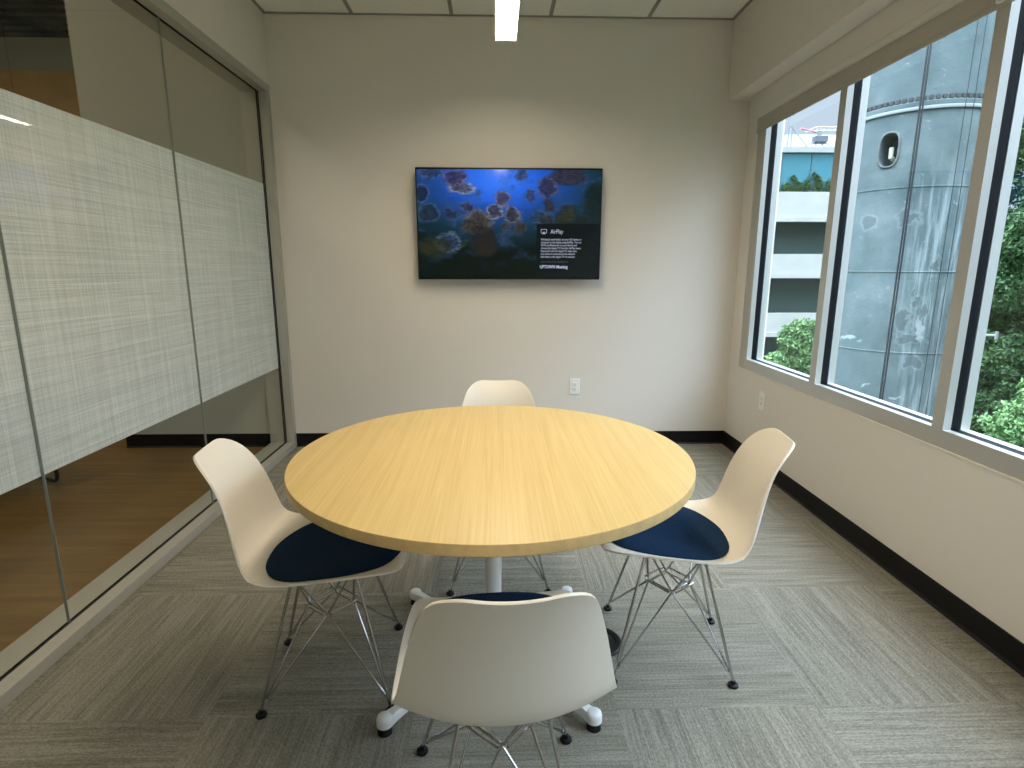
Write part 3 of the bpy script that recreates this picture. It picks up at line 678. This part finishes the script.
me2 = bpy.data.meshes.new_from_object(sh_o.evaluated_get(bpy.context.evaluated_depsgraph_get()))
sh_o.modifiers.clear(); sh_o.data = me2; bpy.data.objects.remove(co_)
rim = MB(); ovr = oval(pw + .03, ph + .035); P = []
for i in range(49):
    a, b2 = ovr[i % 48]; c, d = oval(pw - .012, ph - .012)[i % 48]
    P.append([Vector((-.06, c, d)), Vector((.035, c, d)), Vector((.045, (a + c) / 2, (b2 + d) / 2)), Vector((.03, a, b2)), Vector((-.06, a, b2))])
rim.grid(P).move(PM); rim.build('porthole_rim', mat('pale_concrete', (.15, .165, .16), .85, noise=(8, .15)), tw, True, 60)
MB().tube([(-.45, .06, -.30), (-.05, .04, -.18), (-.05, .04, .06)], .055, 16).move(PM).build('vent_pipe', mat('pale_pipe', (.55, .53, .42), .6), tw, True)
bl = MB()
for k in range(70):
    a = 2 * PI * k / 70; c, s = math.cos(a), math.sin(a); q = Matrix.Translation(((R0 - .03) * c, (R0 - .03) * s, 13.50)) @ Matrix.Rotation(a, 4, 'Z')
    t_ = MB().box(-.05, .05, -.045, .045, -.05, .06, .01); t_.move(q)
    me = bpy.data.meshes.new('t'); t_.bm.to_mesh(me); t_.bm.free(); bl.bm.from_mesh(me); bpy.data.meshes.remove(me)
bl.build('flange_bolts', mat('dark_rust', (.07, .075, .075), .8), tw)
MB().lathe([(R0 + .005, 13.23), (R0 + .05, 13.23), (R0 + .06, 13.27), (R0 + .05, 13.31), (R0 + .005, 13.31), (R0 + .005, 13.23)], n=120).build('ledge_band', mat('pale_band', (.34, .37, .37), .7), tw, True, 60)
def rel(azd, dist, z): return (dist * math.sin(math.radians(azd)) - TC.x, dist * math.cos(math.radians(azd)) - TC.y, z + 8)
MB().tube([rel(39.1, 19.3, -.42), rel(42.5, 18.9, -.36)], .032, 12).tube([rel(39.15, 19.15, -.62), rel(39.15, 19.15, -.05)], .015, 8).tube([rel(42.5, 18.9, -.46), rel(42.5, 18.9, -.26)], .04, 8).build('bracket', mat('pale_steel', (.42, .45, .46), .5), tw, True)
cm = mat('black_cable', (.02, .022, .025), .6)
def cable(azd, dist, r, lab, z0=-8, z1=14):
    x, y = dist * math.sin(math.radians(azd)), dist * math.cos(math.radians(azd))
    tag(MB().tube([(x, y, z0), (x + .02, y, 2), (x, y, z1)], r, 8).build('hanging_cable', cm, None, True), lab, 'cable', 'cables hanging in front of the tower')
cable(35.50, 18.05, .022, 'thick black cable down the middle of the concrete tower, left of the pair')
cable(35.68, 18.05, .022, 'thick black cable down the middle of the concrete tower, right of the pair')
cable(38.35, 18.0, .008, 'thin black cable near the right edge of the concrete tower, left of the two')
cable(38.85, 18.0, .008, 'thin black cable near the right edge of the concrete tower, right of the two')

# --- office building with car park decks
BY = 35.0
bd = tag(empty('office_building', (18, BY, -8)), 'pale office building with dark open decks and blue glass top floor, outside the first window', 'building')
def bpart(name, m, *bx):
    mb = MB()
    for (x0, x1, y0, y1, z0, z1) in bx: mb.box(x0, x1, y0, y1, z0, z1)
    mb.move(Matrix.Translation((-18, -BY, 8))); return mb.build(name, m, bd)
pc = mat('pale_precast_concrete', (.40, .40, .365), .8, noise=(1.2, .07)); 
X0, X1 = 6, 27
for z0, z1 in ((4.10, 5.84), (.74, 2.20), (-2.9, -1.42), (-6.5, -5.0)):
    bpart('spandrel', pc, (X0, X1, BY - .15, BY + .2, z0, z1), (X0, X1, BY - .25, BY - .15, z0, z0 + .28))
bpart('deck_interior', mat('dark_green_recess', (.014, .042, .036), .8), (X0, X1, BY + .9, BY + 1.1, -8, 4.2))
for x in (8, 14.2, 23.2): bpart('column', pc, (x, x + .5, BY + .25, BY + .85, -8, 4.2))
gm = mat('blue_reflective_glass', (.11, .36, .44), .12, metal=.6, spec=.8)
bpart('glass_facade', gm, (X0, X1, BY + .3, BY + .5, 5.84, 8.1))
dj = mat('dark_joint', (.05, .12, .15), .5)
for x in (13.6, 15.4, 17.2, 19.0, 20.8, 22.6): bpart('glass_joint', dj, (x, x + .06, BY + .27, BY + .30, 5.84, 8.1))
bpart('roof_edge', mat('grey_parapet', (.34, .35, .34), .8), (X0, X1, BY, BY + 12, 8.1, 8.4))
bpart('rooftop_screen', mat('pale_roof_screen', (.50, .55, .56), .8), (18.7, X1, BY + 3, BY + 3.3, 8.4, 9.75), (16.6, 18.7, BY + 3, BY + 3.3, 8.4, 9.3))
def roof_part(name, lab, cat, f, m, loc):
    mb = MB(); f(mb); o = mb.build(name, m, None, True, 40); o.location = loc; tag(o, lab, cat); return o
grey_m = mat('grey_roof_metal', (.25, .27, .28), .5, metal=.4)
def mast(mb):
    mb.tube([(0, 0, 0), (0, 0, 3.6)], .035, 6).tube([(.22, 0, 0), (.22, 0, 1.3)], .03, 6)
    for k in range(8): mb.tube([(0, 0, k * .16), (.22, 0, k * .16 + .16)], .015, 5)
    mb.tube([(.1, 0, 1.3), (1.35, 0, 0)], .03, 6).tube([(-.25, 0, 1.9), (.3, 0, 1.9)], .03, 6).tube([(-.2, 0, 2.6), (.2, 0, 2.6)], .025, 6)
roof_part('antenna_mast', 'thin antenna mast with a slanted stay on the office building roof', 'antenna', mast, grey_m, (17.6, BY + .6, 8.405))
rig = empty('roof_crane', (19.6, BY + .8, 8.4)); rig.scale = (1, 1, .74); tag(rig, 'small window washing crane with a red arm on the office building roof', 'crane')
mb = MB()
for s in (-.9, -.3, .3, .9): mb.tube([(s, -.3, 0), (s * .5, 0, .55)], .04, 6)
mb.tube([(-1, 0, .12), (1, 0, .12)], .05, 6).tube([(-.9, 0, .2), (-.2, 0, .6)], .05, 6).tube([(0, 0, .5), (0, 0, 1.45)], .12, 8).tube([(-.35, 0, .5), (.5, 0, .5)], .07, 6)
mb.build('base_frame', grey_m, rig, True)
mb = MB().box(-.3, .45, -.25, .25, .55, 1.05, .05); mb.build('winch_drum', mat('dark_winch', (.10, .12, .14), .5), rig)
mb = MB().tube([(-.9, 0, 1.38), (1.0, 0, 1.5)], .06, 8).tube([(-.2, 0, 1.75), (1.0, 0, 1.75)], .05, 8).tube([(-.9, 0, 1.38), (-.2, 0, 1.75)], .04, 8)
for k in range(6): mb.tube([(-.2 + k * .22, 0, 1.42), (-.1 + k * .22, 0, 1.75)], .03, 5)
mb.build('lattice_boom', mat('pale_lattice', (.5, .5, .5), .5), rig, True)
MB().tube([(-1.15, 0, 1.62), (-.2, 0, 1.34)], .075, 8).build('red_arm', mat('faded_red', (.5, .16, .17), .6), rig, True)

# --- trees
def leaf_mat(name, c0, c1):
    m = mat(name, c0, .55, spec=.25); g = NT(m); b = g.n['Principled BSDF']; gi = g.n.new('ShaderNodeNewGeometry')
    g.l.new(g.ramp(gi.outputs['Random Per Island'], [(0, c0), (.6, tuple((a + b2) / 2 for a, b2 in zip(c0, c1))), (1, c1)]), b.inputs['Base Color']); return m
bark = mat('grey_brown_bark', (.10, .075, .05), .9, bump=(20, .5, .02))
def foliage(blobs, n, size, seed):
    """leaves: small folded quads on and inside a set of ellipsoids (cx,cy,cz,rx,ry,rz)"""
    rs = np.random.RandomState(seed); B = np.array(blobs); w = B[:, 3] * B[:, 4] + B[:, 3] * B[:, 5]; w = w / w.sum()
    k = rs.choice(len(blobs), n, p=w); d = rs.normal(size=(n, 3)); d /= np.linalg.norm(d, axis=1)[:, None]
    r = 1 - np.abs(rs.normal(size=(n, 1)) * .2); wob = 1 + .16 * np.sin(5 * d[:, :1] + 7 * d[:, 2:] + k[:, None]) + .08 * np.sin(13 * d[:, 1:2] + 2 * k[:, None])
    c = B[k, :3] + d * r * B[k, 3:6] * wob
    nrm = d * .6 + rs.normal(size=(n, 3)) * .7 + np.array([0, 0, .3]); nrm /= np.linalg.norm(nrm, axis=1)[:, None]
    a = np.cross(nrm, rs.normal(size=(n, 3))); a /= np.linalg.norm(a, axis=1)[:, None]; q = np.cross(nrm, a); sz = size * (.6 + .8 * rs.rand(n, 1))
    V4 = np.stack([c - a * sz, c + q * sz * .42 + nrm * sz * .1, c + a * sz, c - q * sz * .42 + nrm * sz * .1], 1).reshape(-1, 3)
    me = bpy.data.meshes.new('foliage'); me.from_pydata(V4.tolist(), [], np.arange(n * 4).reshape(-1, 4).tolist()); me.update(); return me
def tree(x, y, top, rad, lm, n, size, seed, lab, low=-6.5, group=None):
    t = tag(empty('tree', (x, y, -8)), lab, 'tree', group); rs = random.Random(seed); blobs = []
    H = top + 8; z0 = low + 8
    for k in range(34):
        zt = z0 + (H - z0) * (k + .5) / 34; f = (zt - z0) / (H - z0); rr = rad * (math.sin(PI * min(max(f * .86 + .12, 0), 1)) ** .6)
        a = rs.random() * 2 * PI; d = rr * math.sqrt(rs.random()) * .75; s = rad * rs.uniform(.28, .42)
        blobs.append((d * math.cos(a), d * math.sin(a), min(zt, H - s * .8), s, s, s * .8))
    o = bpy.data.objects.new('foliage', foliage(blobs, n, size, seed)); o.data.materials.append(lm); COL.objects.link(o); o.parent = t
    mb = MB().tube([(0, 0, 0), (.05, .05, H * .4), (-.05, .1, H * .75)], [rad * .10, rad * .07, rad * .03], 10)
    for k in range(9):
        b_ = blobs[k * 3 + 5]; mb.tube([(0, .05, H * (.25 + .045 * k)), (b_[0] * .5, b_[1] * .5, b_[2] * .8 + .1 * H * .25), b_[:3]], [rad * .035, rad * .02, rad * .01], 6)
    mb.build('trunk', bark, t, True)
    return t
def pol(azd, d): return d * math.sin(math.radians(azd)), d * math.cos(math.radians(azd))
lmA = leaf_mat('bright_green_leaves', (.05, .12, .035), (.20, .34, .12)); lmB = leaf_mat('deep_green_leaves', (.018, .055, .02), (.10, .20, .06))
x, y = pol(28.9, 17); tree(x, y, -.05, 1.15, lmA, 40000, .05, 11, 'pale green tree below the office building, outside the first window', -5)
x, y = pol(26.3, 13.6); tree(x, y, -.55, .75, lmA, 22000, .042, 12, 'smaller pale green tree at the lower left of the first window', -4.5)
x, y = pol(48.7, 17.0); tree(x, y, 8.2, 2.35, lmB, 110000, .065, 21, 'tall deep green tree outside the third window, right of the tower', -6.5)
x, y = pol(46.6, 10.6); tree(x, y, -.1, 1.3, lmA, 70000, .038, 22, 'lower bright green tree in front of the tall one outside the third window', -6)
x, y = pol(48.6, 24.5); tree(x, y, 9.8, 3.0, lmB, 120000, .085, 24, 'deep green tree behind the tall one outside the third window', -7)
x, y = pol(43.6, 31); tree(x, y, 9.0, 3.9, lmB, 120000, .10, 26, 'deep green tree farthest back, just right of the concrete tower', -8)
# foliage built before the blue glass to stand in for reflected trees
for k, (bx, hh, lab) in enumerate([(17.9, .75, 'low dark foliage added for a tree reflection in the office glass, leftmost of the three'), (19.25, 1.15, 'tallest dark foliage added for a tree reflection, in front of blue glass'), (20.5, .95, 'dark foliage added for a tree reflection in the office glass, rightmost of the three')]):
    t = tag(empty('reflection_foliage', (bx, BY + .06, 5.845)), lab, 'tree reflection', 'foliage added for tree reflections in the office glass')
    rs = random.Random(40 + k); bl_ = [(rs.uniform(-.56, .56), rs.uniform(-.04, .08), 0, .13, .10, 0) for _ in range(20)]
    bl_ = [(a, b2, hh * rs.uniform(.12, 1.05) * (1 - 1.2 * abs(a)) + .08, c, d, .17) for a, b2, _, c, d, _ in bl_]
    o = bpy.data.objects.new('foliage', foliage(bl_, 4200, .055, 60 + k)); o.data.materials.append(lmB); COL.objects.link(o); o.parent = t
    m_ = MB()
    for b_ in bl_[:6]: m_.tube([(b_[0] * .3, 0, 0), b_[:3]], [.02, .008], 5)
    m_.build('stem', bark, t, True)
